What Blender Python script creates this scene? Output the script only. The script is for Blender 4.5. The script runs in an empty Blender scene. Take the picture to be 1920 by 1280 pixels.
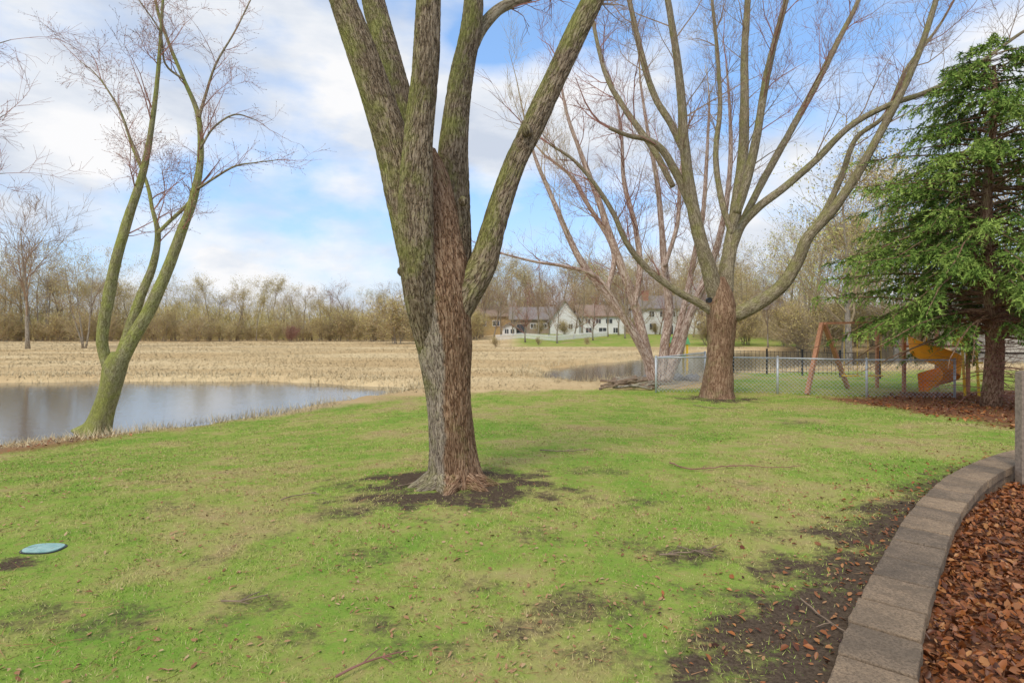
import bpy, math, random, bisect
import numpy as np
from mathutils import Vector, noise, Matrix
rng=random.Random(11); NR=np.random.default_rng(5)
C=bpy.context.scene.collection
F=1066.667; H0=1.7; WK=.86
def W(px,py,D): return Vector(((px-960)/F*D, D, H0-(py-612)/F*D))
def sm(a,b,t):
    t=np.clip((t-a)/(b-a),0,1); return t*t*(3-2*t)
def gbase(x,y):
    x=np.asarray(x,float); y=np.asarray(y,float)
    return -0.5*np.clip((y-5)/11,0,1)+0.9*sm(62,95,y)*sm(-14,2,x)-.3*sm(0,-8,x)*sm(5,10.5,y)*sm(21,13,y)
def PG(px,py):
    D=5.0
    for i in range(60):
        z=float(gbase((px-960)/F*D,D)); D=0.6*D+0.4*(H0-z)*F/(py-612)
    return ((px-960)/F*D, D)
def PW(px,py):
    D=2.45*F/(py-612); return ((px-960)/F*D,D)
def sdist(poly,x,y):
    x=np.asarray(x,float); y=np.asarray(y,float)
    d=np.full(x.shape,1e9); ins=np.zeros(x.shape,bool); n=len(poly)
    for i in range(n):
        ax,ay=poly[i]; bx,by=poly[(i+1)%n]
        ex,ey=bx-ax,by-ay; wx,wy=x-ax,y-ay
        t=np.clip((wx*ex+wy*ey)/(ex*ex+ey*ey+1e-12),0,1)
        d=np.minimum(d,np.hypot(wx-ex*t,wy-ey*t))
        c=((ay>y)!=(by>y))&(x<(bx-ax)*(y-ay)/((by-ay) if by!=ay else 1e-12)+ax)
        ins^=c
    return np.where(ins,d,-d)
_T=NR.random((256,256))
def vn(x,y,s):
    x=np.asarray(x)*s+50.3; y=np.asarray(y)*s+71.7
    xi=np.floor(x).astype(int); yi=np.floor(y).astype(int); fx=x-xi; fy=y-yi
    fx=fx*fx*(3-2*fx); fy=fy*fy*(3-2*fy)
    a=_T[xi%256,yi%256]; b=_T[(xi+1)%256,yi%256]; c=_T[xi%256,(yi+1)%256]; d=_T[(xi+1)%256,(yi+1)%256]
    return (a*(1-fx)+b*fx)*(1-fy)+(c*(1-fx)+d*fx)*fy
def fbm(x,y,s): return (vn(x,y,s)+.5*vn(x,y,s*2.1)+.25*vn(x,y,s*4.3))/1.75

pond=[PW(*p) for p in [(-500,905),(0,836),(120,818),(230,806),(330,794),(430,778),(560,760),(650,748),(745,736),(710,727),(600,721),(450,717),(200,716),(0,719),(-500,732)]]
creek=[PW(*p) for p in [(1025,712),(1100,719),(1210,717),(1300,705),(1400,697),(1500,692),(1800,686),(2300,690),(2300,660),(1700,658),(1560,656),(1430,657),(1300,660),(1230,667),(1200,676),(1120,683),(1040,693)]]
lawnp=[PG(*p) for p in [(-900,1000),(-300,905),(0,846),(230,814),(400,792),(600,767),(740,744),(900,735),(1100,729),(1230,728),(1330,727),(1400,700),(1700,694),(2400,694)]]+[(70,25),(70,-10),(-30,-10)]
mul1=[PG(*p) for p in [(-500,960),(0,850),(110,834),(215,818),(215,806),(150,808),(0,834),(-500,910)]]
mul2=[PG(*p) for p in [(1560,748),(1640,762),(1760,778),(1880,800),(2300,840),(2600,800),(2600,738),(1900,732),(1700,736)]]
def PZ(px,py,z):
    D=(H0-z)*F/(py-612); return ((px-960)/F*D,D)
CAPZ=0.045
wallc=[PZ(*p,CAPZ) for p in [(1440,3000),(1530,1900),(1590,1470),(1632,1280),(1670,1150),(1712,1040),(1757,955),(1812,897),(1872,866),(1935,846),(2050,822),(2200,800),(2500,775)]]
bedp=wallc+[(30,14),(30,-3),(0.6,-3)]
blobs=[(850,915,.85,1.1),(905,930,.4,.9),(1110,1135,.3,.6),(1060,1170,.2,.5),(1300,1040,.24,.65),(450,1140,.25,.5),(15,1058,.16,.8),(230,1165,.25,.5),(720,1160,.14,.55),(960,1185,.16,.55),(1200,938,.25,.5),(1120,885,.35,.5),(660,960,.3,.6),(1180,770,.4,.35),(1500,792,.5,.45),(1345,748,.9,.9),(1590,1075,.42,.85),(1545,1150,.42,.95),(1510,1215,.4,1.),(1530,1290,.5,1.05),(1640,1000,.38,.85),(1690,955,.36,.8),(1740,915,.34,.65),(1800,880,.35,.5),(1460,1260,.17,.6),(1330,1210,.15,.55),(1400,905,.2,.4),(200,806,.8,.7),(380,1050,.2,.4),(1300,1110,.15,.5),(560,1190,.16,.5),(820,1215,.24,.45),(1000,1000,.25,.4),(1350,1170,.22,.5),(330,950,.3,.35),(1150,1230,.2,.45),(60,1150,.2,.5),(700,1040,.25,.4),(1180,1020,.2,.4),(500,1010,.2,.4),(900,1090,.2,.4),(1420,1000,.2,.4)]
blobs=[PG(a,b)+(r,s) for a,b,r,s in blobs]
def mudmask(x,y):
    m=np.zeros(np.shape(x)); n=fbm(x,y,4.5)
    for bx,by,r,s in blobs:
        d=np.hypot((x-bx)/1.3,(y-by))/r
        m=np.maximum(m,s*(1-sm(.1,1.6,d+(n-.5)*1.8)))
    sb=sdist(bedp,x,y); m=np.maximum(m,.95*sm(-.68,-.15,sb+(n-.5)*.6)*sm(11,7,y))
    return m
def height(x,y):
    x=np.asarray(x,float);y=np.asarray(y,float)
    z=gbase(x,y)
    near=sm(30,12,y)
    z=z+near*(fbm(x,y,.55)-.5)*.07*sm(2.5,6,y)
    bx,by=blobs[0][:2]; z=z+.07*np.exp(-((x-bx)**2+(y-by)**2)/1.2)
    for poly in (pond,creek):
        t=sm(-1.2,.7,sdist(poly,x,y)+(fbm(x,y,.8)-.5)*1.3); z=z*(1-t)-1.35*t
    sb=sdist(bedp,x,y); z=z-.09*sm(-.05,.1,sb)*sm(12,8,y)
    return z
def hz(x,y): return float(height(np.array([x]),np.array([y]))[0])

def link(name,me,mat,parent=None):
    o=bpy.data.objects.new(name,me); C.objects.link(o)
    if mat: me.materials.append(mat)
    if parent: o.parent=parent
    return o
def npmesh(name,V,Fc,k,cv=None,smooth=False):
    me=bpy.data.meshes.new(name); nv=len(V); nf=len(Fc)
    me.vertices.add(nv); me.vertices.foreach_set('co',np.asarray(V,np.float32).ravel())
    me.loops.add(nf*k); me.loops.foreach_set('vertex_index',np.asarray(Fc,np.int32).ravel())
    me.polygons.add(nf); me.polygons.foreach_set('loop_start',np.arange(0,nf*k,k,dtype=np.int32)); me.polygons.foreach_set('loop_total',np.full(nf,k,np.int32))
    if smooth: me.polygons.foreach_set('use_smooth',np.ones(nf,bool))
    if cv is not None:
        a=me.attributes.new('cv','FLOAT','POINT'); a.data.foreach_set('value',np.asarray(cv,np.float32))
    me.update(calc_edges=True); return me
def blades(name,c,d,L,Wd,mat,parent=None,cv=None):
    c=np.asarray(c,float); d=np.asarray(d,float); n=len(c)
    d/= np.linalg.norm(d,axis=1)[:,None]
    s=np.cross(d,NR.normal(size=(n,3))); s/=np.linalg.norm(s,axis=1)[:,None]+1e-9
    L=np.broadcast_to(L,(n,))[:,None]; Wd=np.broadcast_to(Wd,(n,))[:,None]
    V=np.stack([c-s*Wd/2,c+s*Wd/2,c+d*L],1).reshape(-1,3)
    if cv is None: cv=NR.random(n)
    return link(name,npmesh(name,V,np.arange(3*n).reshape(-1,3),3,np.repeat(cv,3)),mat,parent)
def leaves(name,c,L,Wd,tilt,mat,parent=None,lo=.5,hi=1.4):
    c=np.asarray(c,float); n=len(c)
    nrm=np.stack([NR.normal(size=n)*tilt,NR.normal(size=n)*tilt,np.ones(n)],1); nrm/=np.linalg.norm(nrm,axis=1)[:,None]
    d=np.cross(nrm,NR.normal(size=(n,3))); d/=np.linalg.norm(d,axis=1)[:,None]; s=np.cross(nrm,d)
    q=NR.uniform(lo,hi,n)
    L=(L*q*NR.uniform(.8,1.2,n))[:,None]; Wd=(Wd*q*NR.uniform(.7,1.3,n))[:,None]; lf=Wd*NR.uniform(-.2,.6,n)[:,None]
    v=[c-d*L/2,c-d*L*.1+s*Wd/2+nrm*lf,c+d*L*.28+s*Wd*.38+nrm*lf,c+d*L/2+nrm*lf*.6,c+d*L*.28-s*Wd*.38+nrm*lf,c-d*L*.1-s*Wd/2+nrm*lf]
    V=np.stack(v,1).reshape(-1,3); b=(np.arange(n)*6)[:,None]
    Fc=np.concatenate([b+np.array([0,1,2,3]),b+np.array([0,3,4,5])],0)
    return link(name,npmesh(name,V,Fc,4,np.repeat(NR.random(n),6)),mat,parent)
class MB:
    def __init__(s): s.v=[];s.f=[];s.bk=[]
    def tube(s,pts,rad,n=6,disp=0,fr=24,flare=0,L0=0,cap=True):
        t=(pts[1]-pts[0]).normalized()
        a=Vector((0,1,0)) if abs(t.y)<.8 else Vector((1,0,0))
        u=(a-t*a.dot(t)).normalized(); Ln=L0; R0=rad[len(rad)//2]
        base=len(s.v); cs=[(math.cos(2*math.pi*j/n),math.sin(2*math.pi*j/n)) for j in range(n)]
        for i,p in enumerate(pts):
            if i>0:
                Ln+=(p-pts[i-1]).length
                t=(pts[min(i+1,len(pts)-1)]-pts[i-1])
                t=t.normalized() if t.length>1e-9 else Vector((0,0,1))
                u=(u-t*u.dot(t)).normalized()
            w=t.cross(u); r=rad[i]
            for j,(c_,s_) in enumerate(cs):
                rr=r
                if disp:
                    nz=1-2.6*abs(noise.noise(Vector((c_*R0*fr,s_*R0*fr,Ln*fr*.18))))
                    big=noise.noise(Vector((c_*1.3,s_*1.3,Ln*1.6)))
                    rr=r+disp*nz*min(1,r/R0+.2)+r*.1*big
                    if flare:
                        h=p.z-pts[0].z
                        rr+=r*flare*math.exp(-max(h,0)/.2)*(.55+.45*math.cos(5*2*math.pi*j/n+1.3+.6*big))
                q=p+u*(c_*rr)+w*(s_*rr)
                s.v.append((q.x,q.y,q.z)); s.bk.append((c_*R0,s_*R0,Ln))
            if i>0:
                b0=base+(i-1)*n; b1=base+i*n
                for j in range(n):
                    k=(j+1)%n; s.f.append((b0+j,b0+k,b1+k,b1+j))
        if cap and n>3:
            s.f.append(tuple(base+(len(pts)-1)*n+j for j in range(n))); s.f.append(tuple(base+n-1-j for j in range(n)))
    def box(s,x0,x1,y0,y1,z0,z1,M=None):
        b=len(s.v)
        for p in [(x0,y0,z0),(x1,y0,z0),(x1,y1,z0),(x0,y1,z0),(x0,y0,z1),(x1,y0,z1),(x1,y1,z1),(x0,y1,z1)]:
            q=Vector(p)
            if M: q=M@q
            s.v.append(tuple(q)); s.bk.append(tuple(q))
        for f in [(0,3,2,1),(4,5,6,7),(0,1,5,4),(1,2,6,5),(2,3,7,6),(3,0,4,7)]: s.f.append(tuple(b+i for i in f))
    def poly(s,pts,faces):
        b=len(s.v)
        for p in pts: s.v.append(tuple(p)); s.bk.append(tuple(p))
        for f in faces: s.f.append(tuple(b+i for i in f))
    def beam(s,a,b,w,h=None):
        a=Vector(a);b=Vector(b);h=h or w; d=b-a;L=d.length; t=d/L
        up=Vector((0,0,1)) if abs(t.z)<.95 else Vector((0,1,0))
        x=up.cross(t).normalized(); y=t.cross(x)
        M=Matrix.Translation(a)@Matrix((x,y,t)).transposed().to_4x4()
        s.box(-w/2,w/2,-h/2,h/2,0,L,M)
    def build(s,name,mat,parent=None,smooth=False,bevel=0):
        me=bpy.data.meshes.new(name)
        me.from_pydata(s.v,[],s.f)
        a=me.attributes.new('bk','FLOAT_VECTOR','POINT'); a.data.foreach_set('vector',np.asarray(s.bk,np.float32).ravel())
        if smooth: me.polygons.foreach_set('use_smooth',np.ones(len(me.polygons),bool))
        me.update(); o=link(name,me,mat,parent)
        if parent is not None: o.matrix_parent_inverse=Matrix.Translation(parent.location).inverted()
        if bevel:
            b=o.modifiers.new('b','BEVEL'); b.width=bevel; b.segments=2
        return o
def tag(o,label,cat,group=None,kind=None):
    o['label']=label;o['category']=cat
    if group:o['group']=group
    if kind:o['kind']=kind
    return o
def thing(name,label,cat,loc,group=None):
    o=bpy.data.objects.new(name,None); C.objects.link(o); o.location=loc; o.empty_display_size=.1
    tag(o,label,cat,group); return o
def fixp(o,parent): o.parent=parent; o.matrix_parent_inverse=Matrix.Translation(parent.location).inverted(); return o
def subp(o,part): o.parent=part; o.matrix_parent_inverse=Matrix.Identity(4); return o

def newmat(name,rough=.8,spec=.3):
    m=bpy.data.materials.new(name); m.use_nodes=True; nt=m.node_tree; b=nt.nodes['Principled BSDF']
    b.inputs['Roughness'].default_value=rough; b.inputs['Specular IOR Level'].default_value=spec
    return m,nt,b
def N(nt,t,**k):
    n=nt.nodes.new(t)
    for a,v in k.items(): setattr(n,a,v)
    return n
def noi(nt,vec,scale,detail=4,rough=.55):
    n=N(nt,'ShaderNodeTexNoise'); n.inputs['Scale'].default_value=scale; n.inputs['Detail'].default_value=detail; n.inputs['Roughness'].default_value=rough
    if vec is not None: nt.links.new(vec,n.inputs['Vector'])
    return n.outputs['Fac']
def ramp(nt,fac,stops):
    r=N(nt,'ShaderNodeValToRGB'); e=r.color_ramp.elements
    while len(e)<len(stops): e.new(.5)
    for x,(p,c) in zip(e,stops):
        x.position=p; x.color=(*c,1) if not isinstance(c,(int,float)) else (c,c,c,1)
    nt.links.new(fac,r.inputs['Fac']); return r.outputs['Color']
def mix(nt,fac,a,b,mode='MIX'):
    m=N(nt,'ShaderNodeMix',data_type='RGBA',blend_type=mode)
    for s,v in ((0,fac),(6,a),(7,b)):
        if isinstance(v,(int,float)): m.inputs[s].default_value=v
        elif isinstance(v,tuple): m.inputs[s].default_value=(*v,1)
        else: nt.links.new(v,m.inputs[s])
    return m.outputs[2]
def math_(nt,op,a,b=0.):
    m=N(nt,'ShaderNodeMath',operation=op)
    for s,v in ((0,a),(1,b)):
        if isinstance(v,(int,float)): m.inputs[s].default_value=v
        else: nt.links.new(v,m.inputs[s])
    return m.outputs[0]
def bump(nt,b,h,st=.5,dist=.02):
    n=N(nt,'ShaderNodeBump'); n.inputs['Strength'].default_value=st; n.inputs['Distance'].default_value=dist
    nt.links.new(h,n.inputs['Height']); nt.links.new(n.outputs['Normal'],b.inputs['Normal'])
def upn(nt,b,k):
    g=N(nt,'ShaderNodeNewGeometry').outputs['Normal']; v=N(nt,'ShaderNodeVectorMath',operation='SCALE'); nt.links.new(g,v.inputs[0]); v.inputs['Scale'].default_value=k
    a=N(nt,'ShaderNodeVectorMath',operation='ADD'); nt.links.new(v.outputs[0],a.inputs[0]); a.inputs[1].default_value=(0,-.1,1)
    n=N(nt,'ShaderNodeVectorMath',operation='NORMALIZE'); nt.links.new(a.outputs[0],n.inputs[0]); nt.links.new(n.outputs[0],b.inputs['Normal'])
def pos(nt): return N(nt,'ShaderNodeNewGeometry').outputs['Position']
def attr(nt,name,out='Fac'): return N(nt,'ShaderNodeAttribute',attribute_name=name).outputs[out]
def mp(nt,vec,sc,loc=(0,0,0)):
    m=N(nt,'ShaderNodeMapping'); m.inputs['Scale'].default_value=sc; m.inputs['Location'].default_value=loc; nt.links.new(vec,m.inputs['Vector']); return m.outputs['Vector']
def simple(name,c1,c2=None,scale=6,rough=.75,bst=.2,spec=.3):
    m,nt,b=newmat(name,rough,spec); c2=c2 or tuple(x*.75 for x in c1)
    f=noi(nt,pos(nt),scale,5); nt.links.new(ramp(nt,f,[(.35,c2),(.65,c1)]),b.inputs['Base Color'])
    if bst: bump(nt,b,f,bst,.01)
    return m
def bark(name,dark,mid,light,moss=None,mossamt=.5,sc=1.,bst=.9,pale=None):
    m,nt,b=newmat(name,.9,.12); v=attr(nt,'bk','Vector')
    wob=N(nt,'ShaderNodeTexNoise'); wob.inputs['Scale'].default_value=9*sc; nt.links.new(v,wob.inputs['Vector'])
    sc_=N(nt,'ShaderNodeVectorMath',operation='SCALE'); nt.links.new(wob.outputs['Color'],sc_.inputs[0]); sc_.inputs['Scale'].default_value=.035/sc
    va=N(nt,'ShaderNodeVectorMath',operation='ADD'); nt.links.new(v,va.inputs[0]); nt.links.new(sc_.outputs[0],va.inputs[1]); v2=va.outputs[0]
    def ridge(f,st,o):
        n=noi(nt,mp(nt,v2,(f*sc,f*sc,f*sc*st),(o,o*2,o)),1,2,.5)
        return math_(nt,'ABSOLUTE',math_(nt,'SUBTRACT',n,.5))
    r1=ridge(34,.17,0); r2=ridge(66,.25,7)
    n1=noi(nt,mp(nt,v,(130*sc,130*sc,50*sc)),1,5,.7)
    h=math_(nt,'ADD',math_(nt,'ADD',math_(nt,'MULTIPLY',math_(nt,'MINIMUM',r1,.12),3.9),math_(nt,'MULTIPLY',math_(nt,'MINIMUM',r2,.12),2.)),math_(nt,'MULTIPLY',n1,.5))
    col=ramp(nt,h,[(.3,dark),(.5,mid),(.92,light)])
    big=noi(nt,mp(nt,v,(2.6,2.6,1.1)),1.6,4)
    col=mix(nt,ramp(nt,big,[(.4,0.),(.62,.35)]),col,tuple(x*.55 for x in mid))
    if pale:
        sp=N(nt,'ShaderNodeSeparateXYZ'); nt.links.new(pos(nt),sp.inputs[0])
        q=math_(nt,'ADD',math_(nt,'MULTIPLY',math_(nt,'SUBTRACT',pale,sp.outputs['X']),5.),math_(nt,'MULTIPLY',math_(nt,'SUBTRACT',noi(nt,pos(nt),3.5,5),.5),1.2))
        q=math_(nt,'SUBTRACT',q,math_(nt,'MULTIPLY',math_(nt,'MAXIMUM',math_(nt,'SUBTRACT',sp.outputs['Z'],1.3),0.),.9))
        col=mix(nt,ramp(nt,q,[(.0,0.),(.2,.75)]),col,mix(nt,ramp(nt,h,[(.3,0.),(.7,1.)]),(.1,.075,.055),(.48,.41,.32)))
    if moss:
        g=noi(nt,pos(nt),2.6,7,.7); geo=N(nt,'ShaderNodeNewGeometry'); sx=N(nt,'ShaderNodeSeparateXYZ'); nt.links.new(geo.outputs['Normal'],sx.inputs[0])
        side=math_(nt,'ADD',math_(nt,'MULTIPLY',sx.outputs['X'],-.1),math_(nt,'MULTIPLY',sx.outputs['Z'],.12))
        g2=math_(nt,'ADD',g,side)
        mf=ramp(nt,g2,[(.6-.25*mossamt,0.),(.82-.25*mossamt,.75)])
        col=mix(nt,mf,col,mix(nt,h,tuple(x*.3 for x in moss),moss))
    nt.links.new(col,b.inputs['Base Color']); bump(nt,b,h,bst,.022)
    return m
_mx,_my=PG(850,915)
M={}
M['barkbig']=bark('bark_big',(.035,.024,.015),(.2,.14,.085),(.44,.34,.23),(.33,.34,.08),.62)
M['barkwet']=bark('bark_wet',(.045,.023,.013),(.24,.13,.07),(.48,.31,.19),(.29,.28,.08),.28,pale=_mx-.03)
M['barkred']=bark('bark_red',(.06,.03,.017),(.26,.145,.085),(.45,.3,.19),(.3,.28,.1),.05,sc=.7)
M['barklimb']=bark('bark_limb',(.09,.07,.04),(.24,.185,.115),(.42,.35,.24),(.33,.31,.1),.42,sc=.9,bst=.5)
M['barkmoss']=bark('bark_moss',(.09,.07,.035),(.28,.24,.13),(.42,.38,.23),(.4,.43,.09),.92,sc=1.2,bst=.5)
M['birch']=bark('bark_birch',(.16,.09,.065),(.46,.31,.235),(.78,.63,.52),None,sc=.5,bst=.8)
M['barkgrey']=bark('bark_grey',(.13,.1,.075),(.3,.25,.19),(.44,.39,.31),(.3,.28,.12),.2,sc=.5,bst=.3)
M['twigred']=simple('twig_red',(.36,.18,.14),(.24,.115,.085),5,bst=0,spec=.1)
M['twigbrown']=simple('twig_brown',(.34,.24,.16),(.23,.155,.1),5,bst=0,spec=.1)
M['twigtan']=simple('twig_tan',(.5,.39,.24),(.36,.27,.155),5,bst=0,spec=.1)
def leafm(name,cols,rough=.7,up=.8,spec=0):
    m,nt,b=newmat(name,rough,spec); nt.links.new(ramp(nt,attr(nt,'cv'),[(i/(len(cols)-1),c) for i,c in enumerate(cols)]),b.inputs['Base Color'])
    if up: upn(nt,b,up)
    return m
M['budyel']=leafm('bud_yellow',[(.36,.27,.1),(.55,.44,.155),(.66,.54,.22)])
M['budtan']=leafm('bud_tan',[(.33,.235,.135),(.47,.36,.19),(.56,.45,.235)])
M['budred']=leafm('bud_red',[(.32,.2,.14),(.43,.29,.2),(.5,.37,.25)])
M['budgreen']=leafm('bud_green',[(.31,.3,.09),(.46,.44,.14),(.57,.54,.19)])
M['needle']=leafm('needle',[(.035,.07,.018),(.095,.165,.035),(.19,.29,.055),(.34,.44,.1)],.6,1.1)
M['deadleaf']=leafm('dead_leaf',[(.05,.018,.008),(.18,.055,.018),(.36,.12,.03),(.22,.08,.03),(.48,.22,.07)],.4,0,.3)
M['lawnleaf']=leafm('lawn_leaf',[(.24,.12,.06),(.4,.22,.11),(.5,.35,.19)],.6,.8)
M['straw']=leafm('straw',[(.52,.36,.175),(.66,.49,.26),(.74,.57,.33)],.8,.12)
M['reed']=leafm('reed',[(.5,.36,.18),(.68,.53,.3),(.82,.7,.44)],.8,.6)

def lawncol(nt):
    p=pos(nt)
    a=noi(nt,p,.5,4,.6); b_=noi(nt,p,2.4,5,.7); c=noi(nt,p,18,4,.7); e=noi(nt,p,6,5,.7)
    s=math_(nt,'ADD',math_(nt,'MULTIPLY',a,.55),math_(nt,'MULTIPLY',b_,.45))
    col=ramp(nt,s,[(.4,(.19,.4,.04)),(.48,(.31,.45,.07)),(.54,(.45,.46,.13)),(.62,(.52,.41,.18))])
    col=mix(nt,ramp(nt,e,[(.5,0.),(.7,.45)]),col,(.4,.29,.13))
    return mix(nt,ramp(nt,c,[(.5,0.),(.72,.55)]),col,(.42,.29,.13))
m,nt,b=newmat('ground',.95,0.); z=N(nt,'ShaderNodeAttribute',attribute_name='zone'); sp=N(nt,'ShaderNodeSeparateColor'); nt.links.new(z.outputs['Color'],sp.inputs[0])
p=pos(nt); fine=noi(nt,p,40,6,.7); med=noi(nt,p,3,6,.65); lo=noi(nt,mp(nt,p,(.05,.16,.16)),1,6,.6)
mead=mix(nt,ramp(nt,lo,[(.4,0.),(.6,1.)]),(.55,.38,.19),(.71,.54,.3))
mead=mix(nt,ramp(nt,med,[(.45,0.),(.7,.25)]),mead,(.47,.33,.17))
lc=mix(nt,.32,lawncol(nt),(.19,.13,.06))
mud=ramp(nt,fine,[(.3,(.045,.031,.021)),(.7,(.16,.115,.078))])
mul=ramp(nt,fine,[(.3,(.09,.035,.02)),(.5,(.24,.11,.06)),(.7,(.38,.2,.11))])
brk=noi(nt,p,14,5,.75)
mdf=ramp(nt,math_(nt,'ADD',sp.outputs[1],math_(nt,'MULTIPLY',math_(nt,'SUBTRACT',brk,.5),1.7)),[(.2,0.),(.75,1.)])
mdf=mix(nt,1.,mdf,ramp(nt,sp.outputs[1],[(0,0.),(.2,1.)]),'MULTIPLY')
col=mix(nt,sp.outputs[0],mead,lc); col=mix(nt,mdf,col,mud); col=mix(nt,sp.outputs[2],col,mul)
nt.links.new(col,b.inputs['Base Color']); bump(nt,b,math_(nt,'ADD',fine,med),.6,.02); M['ground']=m
m,nt,b=newmat('grass',.7,0.); cv=attr(nt,'cv'); lc=lawncol(nt)
nt.links.new(mix(nt,ramp(nt,cv,[(.7,0.),(.76,.8)]),mix(nt,1.,lc,ramp(nt,cv,[(0,.5),(.7,1.4)]),'MULTIPLY'),(.58,.46,.23)),b.inputs['Base Color']); upn(nt,b,.6); M['grass']=m
m,nt,b=newmat('water',.03,1.); b.inputs['Base Color'].default_value=(.13,.11,.08,1); p=pos(nt)
h=math_(nt,'ADD',noi(nt,mp(nt,p,(1.,2.2,1)),2.2,4,.6),math_(nt,'MULTIPLY',noi(nt,p,11,3),.35)); bump(nt,b,h,.09,.05); M['water']=m
m,nt,b=newmat('capstone',.9,.15); p=pos(nt); f=noi(nt,p,75,5,.8); g=noi(nt,p,2.2,5,.6); g3=noi(nt,p,9,5,.7)
col=mix(nt,ramp(nt,g,[(.4,0.),(.6,1.)]),(.28,.215,.15),(.44,.325,.215)); col=mix(nt,ramp(nt,f,[(.4,.7),(.56,0.)]),col,(.11,.085,.06)); col=mix(nt,ramp(nt,g3,[(.46,0.),(.66,.6)]),col,(.18,.14,.1))
oi=N(nt,'ShaderNodeObjectInfo').outputs['Random']; col=mix(nt,1.,col,ramp(nt,oi,[(0,(.68,.68,.7)),(1,(1.15,1.08,1.))]),'MULTIPLY')
nt.links.new(col,b.inputs['Base Color']); bump(nt,b,math_(nt,'ADD',f,g3),.9,.012); M['cap']=m
M['steel']=simple('galvanised',(.6,.62,.64),(.48,.5,.52),8,.4,0,.5); M['steel'].node_tree.nodes['Principled BSDF'].inputs['Metallic'].default_value=.2
M['black']=simple('black_metal',(.03,.03,.032),(.02,.02,.02),8,.4,0)
M['cedar']=simple('cedar',(.56,.27,.15),(.4,.19,.1),14)
M['orange']=simple('orange_plastic',(1.,.4,.015),(.98,.34,.01),2,.35,0,.4)
M['yellow']=simple('yellow_plastic',(.92,.6,.03),(.8,.5,.03),2,.4,0,.5)
M['greenp']=simple('green_plastic',(.1,.33,.1),(.07,.25,.08),2,.4,0,.5)
M['postwood']=simple('weathered_wood',(.36,.28,.21),(.22,.17,.13),30)
M['lid']=simple('teal_lid',(.36,.52,.46),(.2,.37,.33),14,.5,.1,.4)
M['white']=simple('white_siding',(.82,.81,.78),(.72,.71,.69),3); M['tan']=simple('tan_siding',(.5,.36,.17),(.42,.3,.14),3)
M['brownwall']=simple('brown_siding',(.38,.3,.23),(.3,.23,.18),3); M['cream']=simple('cream_siding',(.6,.53,.42),(.5,.44,.34),3)
M['roofg']=simple('grey_shingle',(.3,.26,.235),(.21,.185,.17),6,spec=0); M['roofb']=simple('brown_shingle',(.36,.26,.2),(.26,.19,.14),6,spec=0)
M['brick']=simple('brick',(.45,.2,.14),(.33,.14,.1),10)
M['glass']=simple('window_glass',(.08,.09,.1),(.05,.05,.06),1,.15,0,.6)
M['rock']=simple('rock',(.38,.34,.3),(.2,.17,.15),7)
M['logm']=simple('log',(.33,.23,.15),(.17,.12,.08),12)

# ---------------- ground
ix=np.arange(-250,251); gx=2.5*np.sinh(.025*ix); iy=np.arange(-75,245); gy=4.5+2.5*np.sinh(.025*iy)
X,Y=np.meshgrid(gx,gy); Z=height(X,Y); nx=len(gx); ny=len(gy)
V=np.stack([X,Y,Z],-1).reshape(-1,3); a=(np.arange(ny-1)[:,None]*nx+np.arange(nx-1)[None]).ravel()
me=npmesh('ground',V,np.stack([a,a+1,a+nx+1,a+nx],1),4,smooth=True)
wob=(fbm(X,Y,1.1)-.5)
lawn=sm(-.45,.45,sdist(lawnp,X,Y)+wob*1.4)
farlawn=sm(60,64,Y)*sm(105,100,Y)*sm(-1,2,X)*sm(40,34,X); lawn=np.maximum(lawn,farlawn)
mud=mudmask(X,Y)*sm(-.3,.2,sdist(lawnp,X,Y))
bank=np.maximum(sm(-.5,.2,sdist(pond,X,Y)),sm(-.5,.2,sdist(creek,X,Y))); mud=np.maximum(mud,bank*.5)
mul=np.maximum(.75*sm(-.4,.3,sdist(mul1,X,Y)+wob*1.2),sm(-.3,.4,sdist(mul2,X,Y)+wob*1.2)); mul=np.maximum(mul,sm(-.02,.08,sdist(bedp,X,Y)))
mul=np.maximum(mul,.2*sm(84,90,Y)*(1-farlawn))
ca=me.color_attributes.new('zone','FLOAT_COLOR','POINT'); ca.data.foreach_set('color',np.stack([lawn,np.clip(mud,0,1),mul,np.ones_like(mul)],-1).astype(np.float32).ravel())
g=link('ground',me,M['ground']); g['kind']='structure'
def sheet(name,x0,x1,y0,y1,z):
    mb=MB(); mb.poly([(x0,y0,z),(x1,y0,z),(x1,y1,z),(x0,y1,z)],[(0,1,2,3)]); o=mb.build(name,M['water']); o['kind']='structure'
sheet('pond_water',-60,-1.2,8,27.5,-.75); sheet('creek_water',-1.1,70,22,62,-.752)

def inlawn(x,y): return (sdist(lawnp,x,y)>-.1+.5*(fbm(x,y,2)-.5))&(sdist(bedp,x,y)<-.19)
def scatter_lawn(n,y0,y1,pw):
    u=NR.random(n); y=(y0**pw+u*(y1**pw-y0**pw))**(1/pw); x=NR.uniform(-1.08,1.08,n)*y*.95
    k=inlawn(x,y); x=x[k];y=y[k]; m_=mudmask(x,y); m2=sdist(mul2,x,y)>0; k=(NR.random(len(x))>m_*.97)&(~m2|(NR.random(len(x))<.1))&(sdist(mul1,x,y)<-.1)
    return x[k],y[k]
x,y=scatter_lawn(480000,2.2,22,.75)
pt=fbm(x,y,1.7); p2=fbm(x+7,y+3,5.5); k=NR.random(len(x))<np.clip(.05+1.1*pt+1.6*(p2-.4),.15,1); x=x[k];y=y[k];pt=(pt*.5+p2*.5)[k]; n=len(x)
d=np.stack([NR.normal(size=n)*.75,NR.normal(size=n)*.75,np.ones(n)],1)
L=(.01+.04*NR.random(n)*pt**1.5*1.6)*(1+y*.02); wd=.0028+y*.0006
z=height(x,y)
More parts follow.
